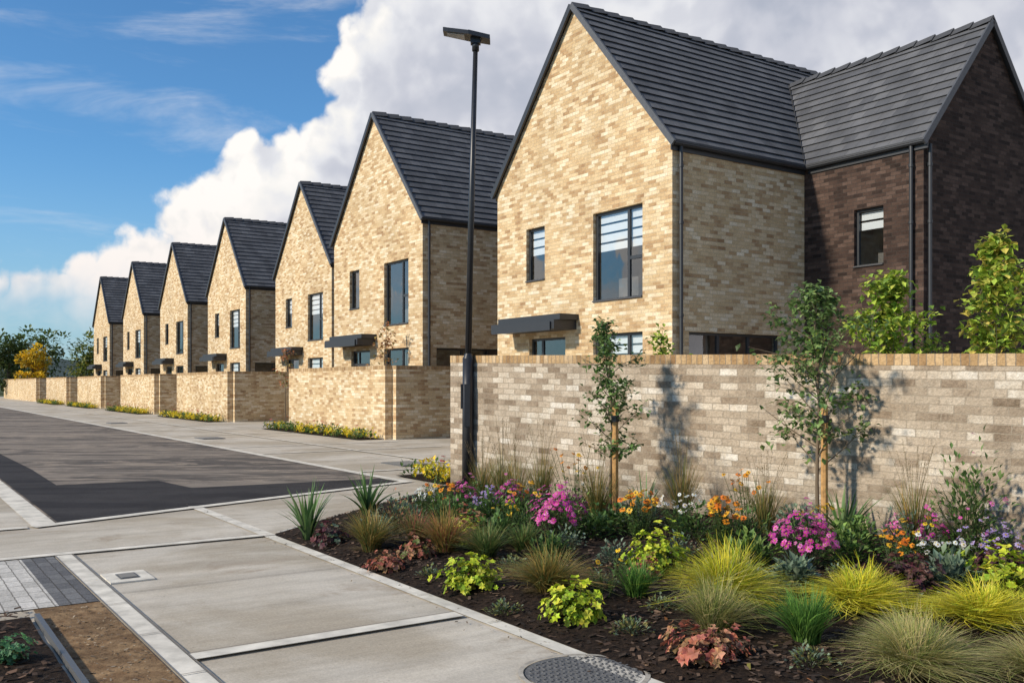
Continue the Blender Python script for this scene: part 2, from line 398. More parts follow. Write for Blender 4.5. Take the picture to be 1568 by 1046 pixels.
# ---------------------------------------------------------------- garden walls
def wallseg(b,A,B,h0,h1,th,uo=0,cope=True):
    A=Vector(A);B=Vector(B);d=(B-A);L=d.length;d.normalize();n=Vector((-d.y,d.x,0))*th
    Z=lambda h:Vector((0,0,h)); ch=.105 if cope else 0
    a0,b0=h0-ch,h1-ch
    def face(P,Q,u0,u1,hp,hq): b.poly([P,Q,Q+Z(hq),P+Z(hp)],[(u0,6-h0),(u1,6-h0),(u1,6-ch),(u0,6-ch)],0)
    face(A,B,uo,uo+L,a0,b0); face(B+n,A+n,uo+L,uo,b0,a0)
    face(A+n,A,uo-th,uo,a0,a0); face(B,B+n,uo,uo+th,b0,b0)
    if cope:
        o=n.normalized()*.004
        p=[A-o,B-o,B+n+o,A+n+o]; lo=[p[0]+Z(a0),p[1]+Z(b0),p[2]+Z(b0),p[3]+Z(a0)]; hi=[p[0]+Z(h0),p[1]+Z(h1),p[2]+Z(h1),p[3]+Z(h0)]
        b.poly([lo[0],lo[1],hi[1],hi[0]],[(uo,0.1),(uo+L,.1),(uo+L,.3),(uo,.3)],1)
        b.poly([lo[2],lo[3],hi[3],hi[2]],[(uo+L,0.1),(uo,.1),(uo,.3),(uo+L,.3)],1)
        b.poly([lo[3],lo[0],hi[0],hi[3]],[(0,.1),(th,.1),(th,.3),(0,.3)],1)
        b.poly([lo[1],lo[2],hi[2],hi[1]],[(0,.1),(th,.1),(th,.3),(0,.3)],1)
        b.poly(hi,[(uo,.1),(uo+L,.1),(uo+L,.3),(uo,.3)],1)
A=WL; B=WL+WD*11.5
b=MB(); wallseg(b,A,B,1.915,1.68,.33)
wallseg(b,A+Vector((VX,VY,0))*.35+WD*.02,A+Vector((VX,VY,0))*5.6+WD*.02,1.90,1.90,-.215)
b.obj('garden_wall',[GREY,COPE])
for (u0,u1,v0,sl) in ((22.8,29.9,11.35,6),(36.8,44.3,11.45,3.1),(48.3,56,11.4,3.1),(61.6,69.6,11.4,3.1),(73.5,83,11.3,3.1),(88,112,11.2,3.1)):
    b=MB(); th=.215; H=2.0
    wallseg(b,S(u0,v0),S(u1,v0),H,H,-th)
    wallseg(b,S(u0,v0+th+.003),S(u0,v0+sl),H-.002,H-.002,-th,uo=.1)
    wallseg(b,S(u1,v0+th+.003),S(u1,v0+min(sl,3.1)),H-.002,H-.002,th,uo=.1)
    b.obj('garden_wall',[BUFF,COPE])
# ---------------------------------------------------------------- houses
W=6.16; D=8.62; EZ=6.24; RZ=9.81; WX=2.8; WY0=3.92; WY1=8.56; WRZ=8.93
X_=Vector((1,0,0));Y_=Vector((0,1,0));Z_=Vector((0,0,1))
class House:
    def __init__(s): s.buff=MB();s.brown=MB();s.roof=MB();s.trim=MB();s.frame=MB();s.glass=MB();s.blind=MB();s.room=MB();s.sill=MB()
H=House()
def panel(b,O,ax,ay,w,h,holes,uo=0,z0=0,rev=.11):
    xs=sorted({0,w}|{q for k in holes for q in k[:2]}); zs=sorted({z0,h}|{q for k in holes for q in k[2:4]})
    for i in range(len(xs)-1):
        for j in range(len(zs)-1):
            xm=(xs[i]+xs[i+1])/2; zm=(zs[j]+zs[j+1])/2
            if any(k[0]<xm<k[1] and k[2]<zm<k[3] for k in holes): continue
            P=lambda x,z:O+ax*x+Z_*z
            x0,x1,a,c=xs[i],xs[i+1],zs[j],zs[j+1]
            b.poly([P(x0,a),P(x1,a),P(x1,c),P(x0,c)],[(uo+x0,a),(uo+x1,a),(uo+x1,c),(uo+x0,c)])
    for (x0,x1,a,c) in [k[:4] for k in holes]:
        P=lambda x,y,z:O+ax*x+ay*y+Z_*z
        for p,q in (((x0,a),(x0,c)),((x1,a),(x1,c)),((x0,a),(x1,a)),((x0,c),(x1,c))):
            b.poly([P(p[0],0,p[1]),P(q[0],0,q[1]),P(q[0],rev,q[1]),P(p[0],rev,p[1])],[(0,p[1]),(0,q[1]+.001),(rev,q[1]),(rev,p[1])])
def window(O,ax,ay,x0,x1,z0,z1,mull=(),trans=(),blind=0,sill=True):
    f=.055; y0,y1=.085,.145
    fr=H.frame
    fr.obox(O,ax,ay,x0,x0+f,y0,y1,z0,z1); fr.obox(O,ax,ay,x1-f,x1,y0,y1,z0,z1)
    fr.obox(O,ax,ay,x0+f,x1-f,y0,y1,z0,z0+f); fr.obox(O,ax,ay,x0+f,x1-f,y0,y1,z1-f,z1)
    for mx in mull: fr.obox(O,ax,ay,mx-.035,mx+.035,y0+.004,y1,z0+f,z1-f)
    for (ta,tb,tz) in trans:
        fr.obox(O,ax,ay,ta,tb,y0+.008,y1,tz-.035,tz+.035)
    P=lambda x,y,z:O+ax*x+ay*y+Z_*z
    H.glass.poly([P(x0+f,.115,z0+f),P(x1-f,.115,z0+f),P(x1-f,.115,z1-f),P(x0+f,.115,z1-f)])
    a,c=x0-.25,x1+.25; d=1.6
    H.room.poly([P(a,d,z0-.4),P(c,d,z0-.4),P(c,d,z1+.2),P(a,d,z1+.2)])
    H.room.poly([P(a,.16,z0-.4),P(a,d,z0-.4),P(a,d,z1+.2),P(a,.16,z1+.2)])
    H.room.poly([P(c,.16,z0-.4),P(c,d,z0-.4),P(c,d,z1+.2),P(c,.16,z1+.2)])
    H.room.poly([P(a,.16,z1+.2),P(c,.16,z1+.2),P(c,d,z1+.2),P(a,d,z1+.2)])
    H.room.poly([P(a,.16,z0-.4),P(c,.16,z0-.4),P(c,d,z0-.4),P(a,d,z0-.4)])
    H.room.obox(O,ax,ay,x0+.15,x0+.15+(x1-x0)*.4,.6,1.1,z0-.39,z0+(z1-z0)*.28)
    if blind:
        z=z1-f-.01; zb=z1-(z1-z0)*blind
        while z>zb:
            H.blind.obox(O,ax,ay,x0+f+.01,x1-f-.01,.165,.172,z-.155,z); z-=.20
    if sill: H.sill.obox(O,ax,ay,x0,x1,-.035,.084,z0,z0+.028)
def sx(s): return W-s
OF=Vector((0,0,0)); OS=Vector((W,0,0)); OW=Vector((W,WY0,0)); OG=Vector((W+WX,WY0,0))
big=(sx(2.42),sx(.85),3.25,5.15); sml=(sx(4.92),sx(4.18),3.9,5.15); gw=(sx(2.42),sx(.85),.85,2.56); dr=(sx(4.8),sx(3.4),0.0,2.56)
panel(H.buff,OF,X_,Y_,W,EZ,[big,sml,gw,dr])
panel(H.buff,OS,Y_,-X_,WY0,EZ,[(.45,3.15,.1,2.53)],uo=W)
panel(H.buff,Vector((0,0,0)),Y_,X_,D,EZ,[],uo=2)
panel(H.buff,Vector((0,D,0)),X_,-Y_,W,EZ,[])
for y in (0,D):
    H.buff.poly([(0,y,EZ),(W,y,EZ),(W/2,y,RZ)],[(0,EZ),(W,EZ),(W/2,RZ)])
ww=(1.25,1.93,3.89,5.08)
panel(H.brown,OW,X_,Y_,WX,EZ,[ww])
panel(H.brown,OG,Y_,-X_,WY1-WY0,EZ,[],uo=WX)
panel(H.brown,Vector((W,WY1,0)),X_,-Y_,WX,EZ,[])
H.brown.poly([(W+WX,WY0,EZ),(W+WX,WY1,EZ),(W+WX,(WY0+WY1)/2,WRZ)],[(WX,EZ),(WX+WY1-WY0,EZ),(WX+(WY1-WY0)/2,WRZ)])
mxx=sx(1.37)
window(OF,X_,Y_,*big,mull=(mxx,),trans=((mxx+.035,big[1]-.055,4.1),),blind=.42)
window(OF,X_,Y_,*sml,blind=.5)
window(OF,X_,Y_,*gw,mull=(mxx,),blind=.55)
window(OS,Y_,-X_,.45,3.15,.1,2.53,mull=(1.35,2.25),sill=False)
window(OW,X_,Y_,*ww,blind=.38)
window(OF,X_,Y_,dr[0],dr[1],dr[2],dr[3],mull=(dr[0]+.42,),trans=((dr[0]+.055,dr[1]-.055,2.12),),sill=False)
H.frame.obox(OF,X_,Y_,dr[0]+.455,dr[1]-.055,.09,.14,.055,2.085)
H.sill.obox(OF,X_,Y_,dr[1]-.20,dr[1]-.17,.05,.088,.9,1.3)
H.trim.obox(OF,X_,Y_,sx(5.50),sx(3.0),-.62,-.002,2.70,2.90)
H.trim.obox(OF,X_,Y_,sx(5.35),sx(2.92),-.52,-.002,2.903,3.03)
H.trim.obox(OF,X_,Y_,sx(5.42),sx(3.1),-.66,-.622,2.67,2.86)
# roofs (stepped courses of tiles)
def slope(b,E0,E1,R0,R1,rows,over=.14):
    E0,E1,R0,R1=map(Vector,(E0,E1,R0,R1))
    up=(R0-E0); un=up.normalized(); nor=(E1-E0).cross(up).normalized()
    if nor.z<0: nor=-nor
    E0=E0-un*over;E1=E1-un*over; L=(E1-E0).length
    for k in range(rows):
        t0=k/rows;t1=(k+1)/rows
        a0=E0.lerp(R0,t0);a1=E1.lerp(R1,t0);c0=E0.lerp(R0,t1);c1=E1.lerp(R1,t1)
        h=nor*.058;l=nor*.026
        b.poly([a0+h,a1+h,c1+l,c0+l],[(0,k+.02),(L,k+.02),(L,k+.98),(0,k+.98)])
        b.poly([a0+l*.2,a1+l*.2,a1+h,a0+h],[(0,k+.02),(L,k+.02),(L,k+.03),(0,k+.03)],1)
    b.poly([E0,E1,R1,R0],None,1)
    return nor,un
FO=.07
rb=H.roof
nR,uR=slope(rb,(W+.02,-FO,EZ),(W+.02,D+FO,EZ),(W/2,-FO,RZ+.02),(W/2,D+FO,RZ+.02),18)
nL,uL=slope(rb,(-.02,-FO,EZ),(-.02,D+FO,EZ),(W/2,-FO,RZ+.02),(W/2,D+FO,RZ+.02),18)
ym=(WY0+WY1)/2
nF,uF=slope(rb,(3.95,WY0-.02,EZ),(W+WX+FO,WY0-.02,EZ),(3.95,ym,WRZ+.02),(W+WX+FO,ym,WRZ+.02),14)
nB,uB=slope(rb,(3.95,WY1+.02,EZ),(W+WX+FO,WY1+.02,EZ),(3.95,ym,WRZ+.02),(W+WX+FO,ym,WRZ+.02),14)
def ridge(b,A,B):
    A=Vector(A);B=Vector(B);d=(B-A);L=d.length;d.normalize();s=Vector((-d.y,d.x,0))
    n=int(L/.42)
    for k in range(n):
        a=A+d*(L*k/n);c=A+d*(L*(k+1)/n+.03)
        for sg in (1,-1):
            o0=s*sg*.15-Z_*.13; up0=Z_*.045; lift=Z_*.042
            b.poly([a+o0+up0,c+o0+up0+lift,c+Z_*.075+lift,a+Z_*.075],[(0,0)]*4)
            b.poly([c+o0+up0+lift,c+o0+up0,c+Z_*.06,c+Z_*.075+lift],None,1)
ridge(rb,(W/2,-FO,RZ+.03),(W/2,D+FO,RZ+.03))
ridge(rb,(3.9,ym,WRZ+.03),(W+WX+FO,ym,WRZ+.03))
def vpt(h):
    xm=W/2+(RZ-h)/(RZ-EZ)*(W/2); yv=WY0+(h-EZ)/(WRZ-EZ)*(ym-WY0); return Vector((xm,yv,h+.085))
rb.beam(vpt(EZ-.08),vpt(WRZ-.02),(1,-1,0),(0.3,-.3,1),-.05,.05,-.01,.012,2)
for y,sg in ((-FO,-1),(D+FO,1)):
    rb.beam(Vector((W+.02,y,EZ))-uR*.16,Vector((W/2,y,RZ+.02)),Y_,nR,min(0,sg*.05)-.002*sg,max(0,sg*.05),-.05,.070,2)
    rb.beam(Vector((-.02,y,EZ))-uL*.16,Vector((W/2,y,RZ+.02)),Y_,nL,min(0,sg*.05)-.002*sg,max(0,sg*.05),-.06,.070,1)
rb.beam(Vector((W+WX+FO,WY0-.02,EZ))-uF*.16,Vector((W+WX+FO,ym,WRZ+.02)),X_,nF,0,.04,-.06,.068,2)
rb.beam(Vector((W+WX+FO,WY1+.02,EZ))-uB*.16,Vector((W+WX+FO,ym,WRZ+.02)),X_,nB,0,.04,-.06,.068,1)
t=H.trim
def gutter(A,B,out):
    A=Vector(A);B=Vector(B);out=Vector(out)
    t.beam(A,B,out,Z_,.003,.03,-.22,-.02)
    pr=[(0,0),(.0,-.07),(.03,-.10),(.08,-.10),(.11,-.07),(.11,0),(.095,0),(.095,-.06),(.02,-.06),(.015,0)]
    ra=[A+out*(.035+p[0])+Z_*(p[1]-.03) for p in pr]; rb_=[B+out*(.035+p[0])+Z_*(p[1]-.03) for p in pr]
    for i in range(len(pr)):
        j=(i+1)%len(pr); t.poly([ra[i],rb_[i],rb_[j],ra[j]])
    t.poly(ra);t.poly(rb_)
gutter((W,-.05,EZ),(W,WY0-.01,EZ),X_); gutter((0,D,EZ),(0,-.05,EZ),-X_)
gutter((W+.12,WY0,EZ),(W+WX+.1,WY0,EZ),-Y_)
def pipe(x,y,top=EZ-.12):
    t.tube([(x,y,0),(x,y,top-.25),(x,y,top)],[.038]*3,10)
    for z in (1.0,2.8,4.6,5.7): t.tube([(x,y,z),(x,y,z+.06)],[.05,.05],10)
pipe(W+.07,.17); pipe(W+WX-.22,WY0-.07); pipe(W+WX+.06,WY0+.12); pipe(-.07,.3)
HM=dict(walls_buff=H.buff.mesh('walls_buff',[BUFF]),walls_brown=H.brown.mesh('walls_brown',[BROWN]),
 roof=H.roof.mesh('roof',[ROOF,TRIM,VERGE]),gutters_and_canopy=H.trim.mesh('gutters_and_canopy',[TRIM]),
 window_frames=H.frame.mesh('window_frames',[FRAME]),window_glass=H.glass.mesh('window_glass',[GLASS]),
 blinds=H.blind.mesh('blinds',[BLIND]),rooms=H.room.mesh('rooms',[ROOM]),sills=H.sill.mesh('sills',[LINTEL]))
for n_,(u,v) in enumerate(((13.27,12.76),(23.28,12.76),(34.0,14.63),(44.2,14.63),(54.3,14.63),(64.8,14.63),(75.7,14.63))):
    e=empty('brick_house',S(u+W,v),ROT)
    for k,me in HM.items():
        if k=='blinds' and n_ in (1,4): continue
        o=bpy.data.objects.new(k,me); scene.collection.objects.link(o); o.parent=e
# ---------------------------------------------------------------- street lamp
e=empty('street_lamp',(-.63,13.25,0))
b=MB()
b.tube([(0,0,0),(0,0,.03)],[.13,.13],16)
b.tube([(0,0,.02),(.005,0,1.0),(.01,0,1.86)],[.078,.078,.078],16)
b.tube([(.01,0,1.86),(.012,0,1.93)],[.078,.048],16,cap=False)
b.tube([(.012,0,1.93),(.06,0,4.2),(.115,0,6.25)],[.048,.042,.034],14)
b.obox((.0,0,0),(1,0,0),(0,1,0),-.04,.04,-.085,-.06,.9,1.5)
b.obox((.0,0,0),(1,0,0),(0,1,0),-.095,-.07,-.03,.03,1.15,1.5)
b.tube([(.115,0,6.2),(.115,0,6.36)],[.05,.05],12)
b.obj('pole',[METAL],True,e)
b=MB()
def plate(b,x0,x1,z0,z1,w0,w1,th):
    P=[(x0,-w0,z0),(x1,-w1,z1),(x1,w1,z1),(x0,w0,z0)]
    lo=[Vector(p) for p in P]; hi=[p+Vector((0,0,th)) for p in lo]
    b.poly(lo[::-1]);b.poly(hi)
    for i in range(4):
        j=(i+1)%4; b.poly([lo[i],lo[j],hi[j],hi[i]])
plate(b,-.34,.02,6.45,6.39,.10,.15,.055); plate(b,.02,.32,6.39,6.33,.15,.12,.06)
plate(b,-.33,.30,6.505,6.385,.05,.05,.02)
b.obox((.115,0,0),(1,0,0),(0,1,0),-.07,.07,-.06,.06,6.30,6.38)
b.obj('lamp_head',[METAL],False,e)
b=MB(); plate(b,-.29,-.04,6.432,6.392,.07,.10,.008); b.obj('lamp_lens',[LENSM],False,e)
# ---------------------------------------------------------------- plants
def jit(c,a=.25):
    k=U(1-a,1+a); return (c[0]*k*U(.93,1.07),c[1]*k,c[2]*k*U(.9,1.1))
def blades(b,n,h,sp,droop,w,cols,base=.06,segs=5,pw=1.6,org=(0,0,0),swirl=.0):
    g0=U(0,6.28)
    for _ in range(n):
        a=U(0,6.283); l=math.sqrt(R())*U(.7,1.1)*(1+.2*math.cos(a-g0)); a2=a+U(-.5,.5); sw=U(-1,1)*swirl+swirl*.6
        bp=Vector(org)+Vector((math.cos(a),math.sin(a),0))*base*R(); hh=h*U(.65,1.1); col=jit(random.choice(cols)); ww=w*U(.7,1.25)
        kx,ky=U(-.06,.06),U(-.06,.06); prev=None
        sd=Vector((-math.sin(a2),math.cos(a2),U(-.3,.3)))
        for k in range(segs+1):
            t=k/segs; aa=a+sw*t*t; d=Vector((math.cos(aa),math.sin(aa),0))
            p=bp+d*(sp*l*t**pw)+Vector((kx*t*t,ky*t*t,hh*(t*(1-.15*l)-droop*l*t*t)))
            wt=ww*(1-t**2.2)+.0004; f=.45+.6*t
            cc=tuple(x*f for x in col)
            i=b.vert(p-sd*wt,cc); j=b.vert(p+sd*wt,cc)
            if prev: b.f.append([prev[0],prev[1],j,i]); b.m.append(0); b.uv.append([(0,0)]*4)
            prev=(i,j)
def leaf(b,p,d,up,l,w,c,m=0):
    d=d.normalized(); s=d.cross(up)
    if s.length<1e-4: s=Vector((1,0,0))
    s.normalize(); n=s.cross(d)
    q=p+d*l*.5
    i=[b.vert(p,tuple(x*.8 for x in c)),b.vert(q-s*w+n*w*.35,c),b.vert(p+d*l-n*l*.12,c),b.vert(q+s*w+n*w*.35,c),b.vert(q,c)]
    for f in ([i[0],i[4],i[1]],[i[1],i[4],i[2]],[i[0],i[3],i[4]],[i[3],i[2],i[4]]):
        b.f.append(f); b.m.append(m); b.uv.append([(0,0)]*3)
def rleaf(b,p,n,r,c):
    n=n.normalized(); a=n.cross(Vector((.3,.2,1))); a.normalize(); s=n.cross(a); ph=U(0,6.28); N=12
    ci=b.vert(p-n*r*.22,tuple(x*.7 for x in c)); v=[]
    for i in range(N):
        t=ph+6.2832*i/N; k=r*(1.05 if i%2 else .74)*U(.9,1.08)*(.55 if i==0 else 1)
        v.append(b.vert(p+(a*math.cos(t)+s*math.sin(t))*k+n*U(-.2,.2)*r,tuple(x*U(.85,1.2) for x in c)))
    for i in range(N):
        b.f.append([ci,v[i],v[(i+1)%N]]); b.m.append(0); b.uv.append([(0,0)]*3)
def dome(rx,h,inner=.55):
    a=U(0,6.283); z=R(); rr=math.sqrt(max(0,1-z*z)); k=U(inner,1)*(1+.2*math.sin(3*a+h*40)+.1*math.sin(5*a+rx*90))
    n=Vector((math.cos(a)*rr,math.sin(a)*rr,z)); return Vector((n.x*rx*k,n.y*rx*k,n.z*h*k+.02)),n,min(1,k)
def place(b,name,X,Y,z=None):
    o=b.obj(name,[LEAF])
    if z is None:
        u=X*UX+Y*UY; v=X*VX+Y*VY; z=bedz(u,v)-.01
    o.location=(X,Y,z); return o
LIME=[(.40,.50,.03),(.52,.60,.04),(.28,.40,.03),(.62,.64,.06)]
GREEN=[(.07,.14,.035),(.11,.20,.05),(.055,.11,.03),(.15,.23,.06)]
GREY_G=[(.15,.21,.13),(.21,.27,.18),(.12,.18,.12)]
CORAL=[(.46,.16,.10),(.36,.11,.08),(.50,.25,.14),(.28,.17,.08)]
PURP=[(.09,.03,.042),(.13,.045,.05),(.07,.04,.04),(.16,.08,.065)]
YEL=[(.66,.62,.04),(.78,.68,.05),(.46,.54,.04),(.84,.72,.10)]
BRONZE=[(.32,.23,.06),(.42,.27,.07),(.22,.22,.06),(.48,.33,.10)]
STRAW=[(.55,.48,.19),(.42,.42,.13),(.64,.53,.25),(.28,.34,.08)]
OLIVE=[(.18,.22,.06),(.24,.25,.08),(.32,.26,.09),(.13,.18,.05)]
def heuchera(name,X,Y,h,r,cols,n=95,z=None):
    b=MB(); r*=1.05; h*=1.1
    for _ in range(int(n*1.7)):
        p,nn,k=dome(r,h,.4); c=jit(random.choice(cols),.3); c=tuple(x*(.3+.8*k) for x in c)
        rleaf(b,p,nn+Vector((U(-.6,.6),U(-.6,.6),.4)),U(.015,.036)*(r/.2)**.5,c)
        if R()<.2: b.tube([(p.x*.1,p.y*.1,0),p],[.003,.002],4,0,(.1,.09,.03),False)
    return place(b,name,X,Y,z)
def mound(name,X,Y,h,r,cols,n=330,fl=None,nf=0,fs=.02,lw=.008,ll=.04,z=None,top=.25,ctr=None):
    b=MB()
    for _ in range(n):
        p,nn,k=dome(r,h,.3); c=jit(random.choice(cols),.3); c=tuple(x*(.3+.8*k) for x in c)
        leaf(b,p,nn+Vector((U(-.6,.6),U(-.6,.6),U(-.2,.7))),Vector((U(-.3,.3),U(-.3,.3),1)),ll*U(.6,1.3),lw*U(.7,1.3),c)
    for _ in range(max(6,n//18)):
        p,nn,k=dome(r*.9,h*.9,.8); b.tube([(p.x*.15,p.y*.15,0),(p.x*.6,p.y*.6,p.z*.6),p],[.004,.003,.002],4,0,(.06,.07,.03),False)
    for _ in range(nf):
        for _t in range(20):
            p,nn,k=dome(r*1.03,h*1.08,.85)
            if nn.z>top: break
        flower(b,p,nn,fs*U(.7,1.2),jit(random.choice(fl),.25),ctr or (.45,.3,.03),N=8)
    return place(b,name,X,Y,z)
def flower(b,p,n,r,c,ctr,N=9,cone=.0):
    n=(n+Vector((U(-.4,.4),U(-.4,.4)-.25,U(0,.5)))).normalized(); a=n.cross(Vector((.31,.2,.1))).normalized(); s=n.cross(a); ph=U(0,6)
    for i in range(N):
        t=ph+6.2832*i/N; d=a*math.cos(t)+s*math.sin(t); q=a*math.cos(t+1.57)+s*math.sin(t+1.57)
        dr=n*r*U(-.35,.1); w=r*.26; k=U(.75,1.1); cc=tuple(x*k for x in c)
        b.poly([p+d*r*.12,p+d*r*.65-q*w+dr*.4,p+d*r*U(.9,1.1)+dr,p+d*r*.65+q*w+dr*.4],None,0,cc)
    b.poly([p+n*r*(.12+cone)+(a*math.cos(6.2832*i/6)+s*math.sin(6.2832*i/6))*r*.26 for i in range(6)],None,0,ctr)
def daisies(name,X,Y,h,r,fl,nst=16,fs=.028,ctr=(.12,.05,.015),cols=GREEN,z=None,nl=90,lo=.55):
    b=MB()
    for _ in range(nst):
        a=U(0,6.283);q=math.sqrt(R())*r; top=Vector((math.cos(a)*q,math.sin(a)*q,h*U(lo,1.0)))
        bs=Vector((top.x*.25,top.y*.25,0)); mid=(bs+top)*.5+Vector((U(-.02,.02),U(-.02,.02),0))
        b.tube([bs,mid,top],[.003,.0025,.002],4,0,(.07,.10,.03),False)
        flower(b,top,Vector((top.x,top.y,.25)),fs*U(.75,1.15),jit(random.choice(fl),.2),ctr,N=10,cone=.15)
        for _k in range(9):
            tt=U(.1,.8); p=bs.lerp(top,tt); an=U(0,6.28)
            leaf(b,p,Vector((math.cos(an),math.sin(an),U(.1,.8))),Z_,U(.03,.06),.010,jit(random.choice(cols)))
    for _ in range(nl):
        p,nn,k=dome(r,h*.5,.3); leaf(b,p,nn+Vector((0,0,.5)),Z_,U(.03,.06),.011,jit(random.choice(cols),.3))
    return place(b,name,X,Y,z)
def grass(name,X,Y,h,w,cols,n=300,droop=.45,bw=.0032,base=.07,z=None,pw=1.5,plumes=0,swirl=.3):
    b=MB(); blades(b,n,h,w*.5,droop,bw,cols,base,5,pw=pw,swirl=swirl)
    for _ in range(n//6):
        a=U(0,6.283); d=Vector((math.cos(a),math.sin(a),0)); p=d*base*U(.5,1.8)
        leaf(b,p+Z_*.01,d+Z_*.3,Z_,U(.05,.12),.004,jit((.16,.12,.06),.4))
    for _ in range(plumes):
        a=U(0,6.283);q=R()*w*.45; tp=Vector((math.cos(a)*q,math.sin(a)*q,h*U(1.0,1.35)))
        b.tube([tp*.05,(tp.x*.4,tp.y*.4,tp.z*.6),tp],[.0018,.0015,.001],3,0,(.28,.22,.11),False)
        for _k in range(10):
            p=Vector((tp.x*.4,tp.y*.4,tp.z*.6)).lerp(tp,U(.5,1)); leaf(b,p,Vector((U(-1,1),U(-1,1),1)),Z_,.02,.003,jit((.3,.22,.12)))
    return place(b,name,X,Y,z)
def spiky(name,X,Y,h,w,cols,n=34,bw=.011,z=None,droop=.35):
    b=MB(); blades(b,n,h,w*.5,droop,bw,cols,.04,6,pw=1.25); return place(b,name,X,Y,z)
MAG=[(.62,.05,.36),(.72,.10,.45),(.50,.04,.30),(.78,.20,.52)]
LIL=[(.45,.33,.66),(.58,.46,.76),(.38,.27,.58)]
ORA=[(.85,.30,.02),(.88,.44,.03),(.75,.20,.02),(.9,.55,.04)]
YLF=[(.9,.62,.03),(.88,.5,.03)]
WHT=[(.78,.78,.72),(.72,.72,.68)]
SPK=[(.08,.17,.05),(.13,.25,.07),(.19,.30,.11)]
spiky('cordyline_plant',-1.93,8.86,.64,.86,SPK,52,.015); spiky('cordyline_plant',-1.56,10.15,.60,.80,SPK,52,.015)
spiky('cordyline_plant',3.03,8.55,.64,.98,SPK,34,.013); spiky('cordyline_plant',1.36,9.65,.62,.66,SPK,26,.012)
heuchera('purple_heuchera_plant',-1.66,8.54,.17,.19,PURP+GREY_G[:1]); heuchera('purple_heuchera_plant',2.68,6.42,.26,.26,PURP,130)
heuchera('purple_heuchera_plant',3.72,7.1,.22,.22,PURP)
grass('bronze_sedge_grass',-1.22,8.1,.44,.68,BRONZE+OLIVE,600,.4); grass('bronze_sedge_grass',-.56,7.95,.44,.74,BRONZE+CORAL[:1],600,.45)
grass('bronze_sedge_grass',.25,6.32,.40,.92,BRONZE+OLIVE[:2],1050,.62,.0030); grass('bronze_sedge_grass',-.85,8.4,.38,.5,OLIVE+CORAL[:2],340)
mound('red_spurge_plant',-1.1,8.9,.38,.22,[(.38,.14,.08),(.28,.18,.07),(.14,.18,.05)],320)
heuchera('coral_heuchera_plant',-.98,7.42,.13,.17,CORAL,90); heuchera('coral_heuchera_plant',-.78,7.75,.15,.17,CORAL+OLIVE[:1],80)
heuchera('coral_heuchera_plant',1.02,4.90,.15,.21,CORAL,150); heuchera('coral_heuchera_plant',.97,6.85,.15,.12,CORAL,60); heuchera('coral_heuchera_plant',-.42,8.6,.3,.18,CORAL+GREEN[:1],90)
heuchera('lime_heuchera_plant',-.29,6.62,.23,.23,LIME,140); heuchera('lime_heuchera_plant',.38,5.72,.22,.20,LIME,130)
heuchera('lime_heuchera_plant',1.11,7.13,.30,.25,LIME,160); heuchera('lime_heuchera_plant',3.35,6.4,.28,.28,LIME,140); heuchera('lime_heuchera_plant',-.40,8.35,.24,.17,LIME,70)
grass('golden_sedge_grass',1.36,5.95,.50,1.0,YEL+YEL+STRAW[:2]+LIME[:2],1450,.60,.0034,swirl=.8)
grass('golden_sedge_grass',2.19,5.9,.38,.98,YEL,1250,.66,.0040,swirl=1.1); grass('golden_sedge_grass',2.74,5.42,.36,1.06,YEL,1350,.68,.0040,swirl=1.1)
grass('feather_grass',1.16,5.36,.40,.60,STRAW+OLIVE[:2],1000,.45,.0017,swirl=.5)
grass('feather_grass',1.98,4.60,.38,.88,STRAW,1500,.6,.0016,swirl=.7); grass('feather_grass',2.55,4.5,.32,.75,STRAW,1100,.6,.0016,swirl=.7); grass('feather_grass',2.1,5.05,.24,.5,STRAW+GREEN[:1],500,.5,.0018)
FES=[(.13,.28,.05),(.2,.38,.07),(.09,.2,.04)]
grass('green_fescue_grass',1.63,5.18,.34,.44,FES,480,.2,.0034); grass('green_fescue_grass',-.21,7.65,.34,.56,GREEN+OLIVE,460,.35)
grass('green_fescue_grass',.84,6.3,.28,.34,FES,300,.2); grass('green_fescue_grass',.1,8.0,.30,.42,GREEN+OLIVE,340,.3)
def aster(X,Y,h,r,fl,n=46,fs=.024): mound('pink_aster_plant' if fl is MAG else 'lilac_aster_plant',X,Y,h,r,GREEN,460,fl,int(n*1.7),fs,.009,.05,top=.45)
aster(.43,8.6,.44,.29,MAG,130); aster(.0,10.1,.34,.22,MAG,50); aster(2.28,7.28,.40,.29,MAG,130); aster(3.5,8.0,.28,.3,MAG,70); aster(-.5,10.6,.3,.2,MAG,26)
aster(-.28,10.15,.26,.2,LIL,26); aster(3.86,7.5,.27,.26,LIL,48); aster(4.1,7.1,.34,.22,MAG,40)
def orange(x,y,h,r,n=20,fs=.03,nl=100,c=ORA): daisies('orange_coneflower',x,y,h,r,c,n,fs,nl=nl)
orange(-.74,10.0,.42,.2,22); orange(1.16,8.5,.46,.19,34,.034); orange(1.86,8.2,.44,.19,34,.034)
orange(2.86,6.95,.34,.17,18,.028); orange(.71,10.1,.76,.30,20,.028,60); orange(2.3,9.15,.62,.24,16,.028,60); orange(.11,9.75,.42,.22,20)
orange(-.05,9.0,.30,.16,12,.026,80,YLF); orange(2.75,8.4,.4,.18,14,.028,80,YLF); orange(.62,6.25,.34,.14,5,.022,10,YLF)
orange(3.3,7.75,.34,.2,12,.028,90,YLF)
daisies('white_daisy_plant',-.95,10.15,.34,.18,WHT,24,.024,(.5,.35,.03)); daisies('white_daisy_plant',1.62,9.05,.38,.22,WHT,30,.026,(.5,.35,.03)); daisies('white_daisy_plant',3.3,7.15,.26,.2,WHT,24,.024,(.5,.35,.03)); daisies('white_daisy_plant',.95,10.3,.35,.2,WHT,18,.024,(.5,.35,.03))
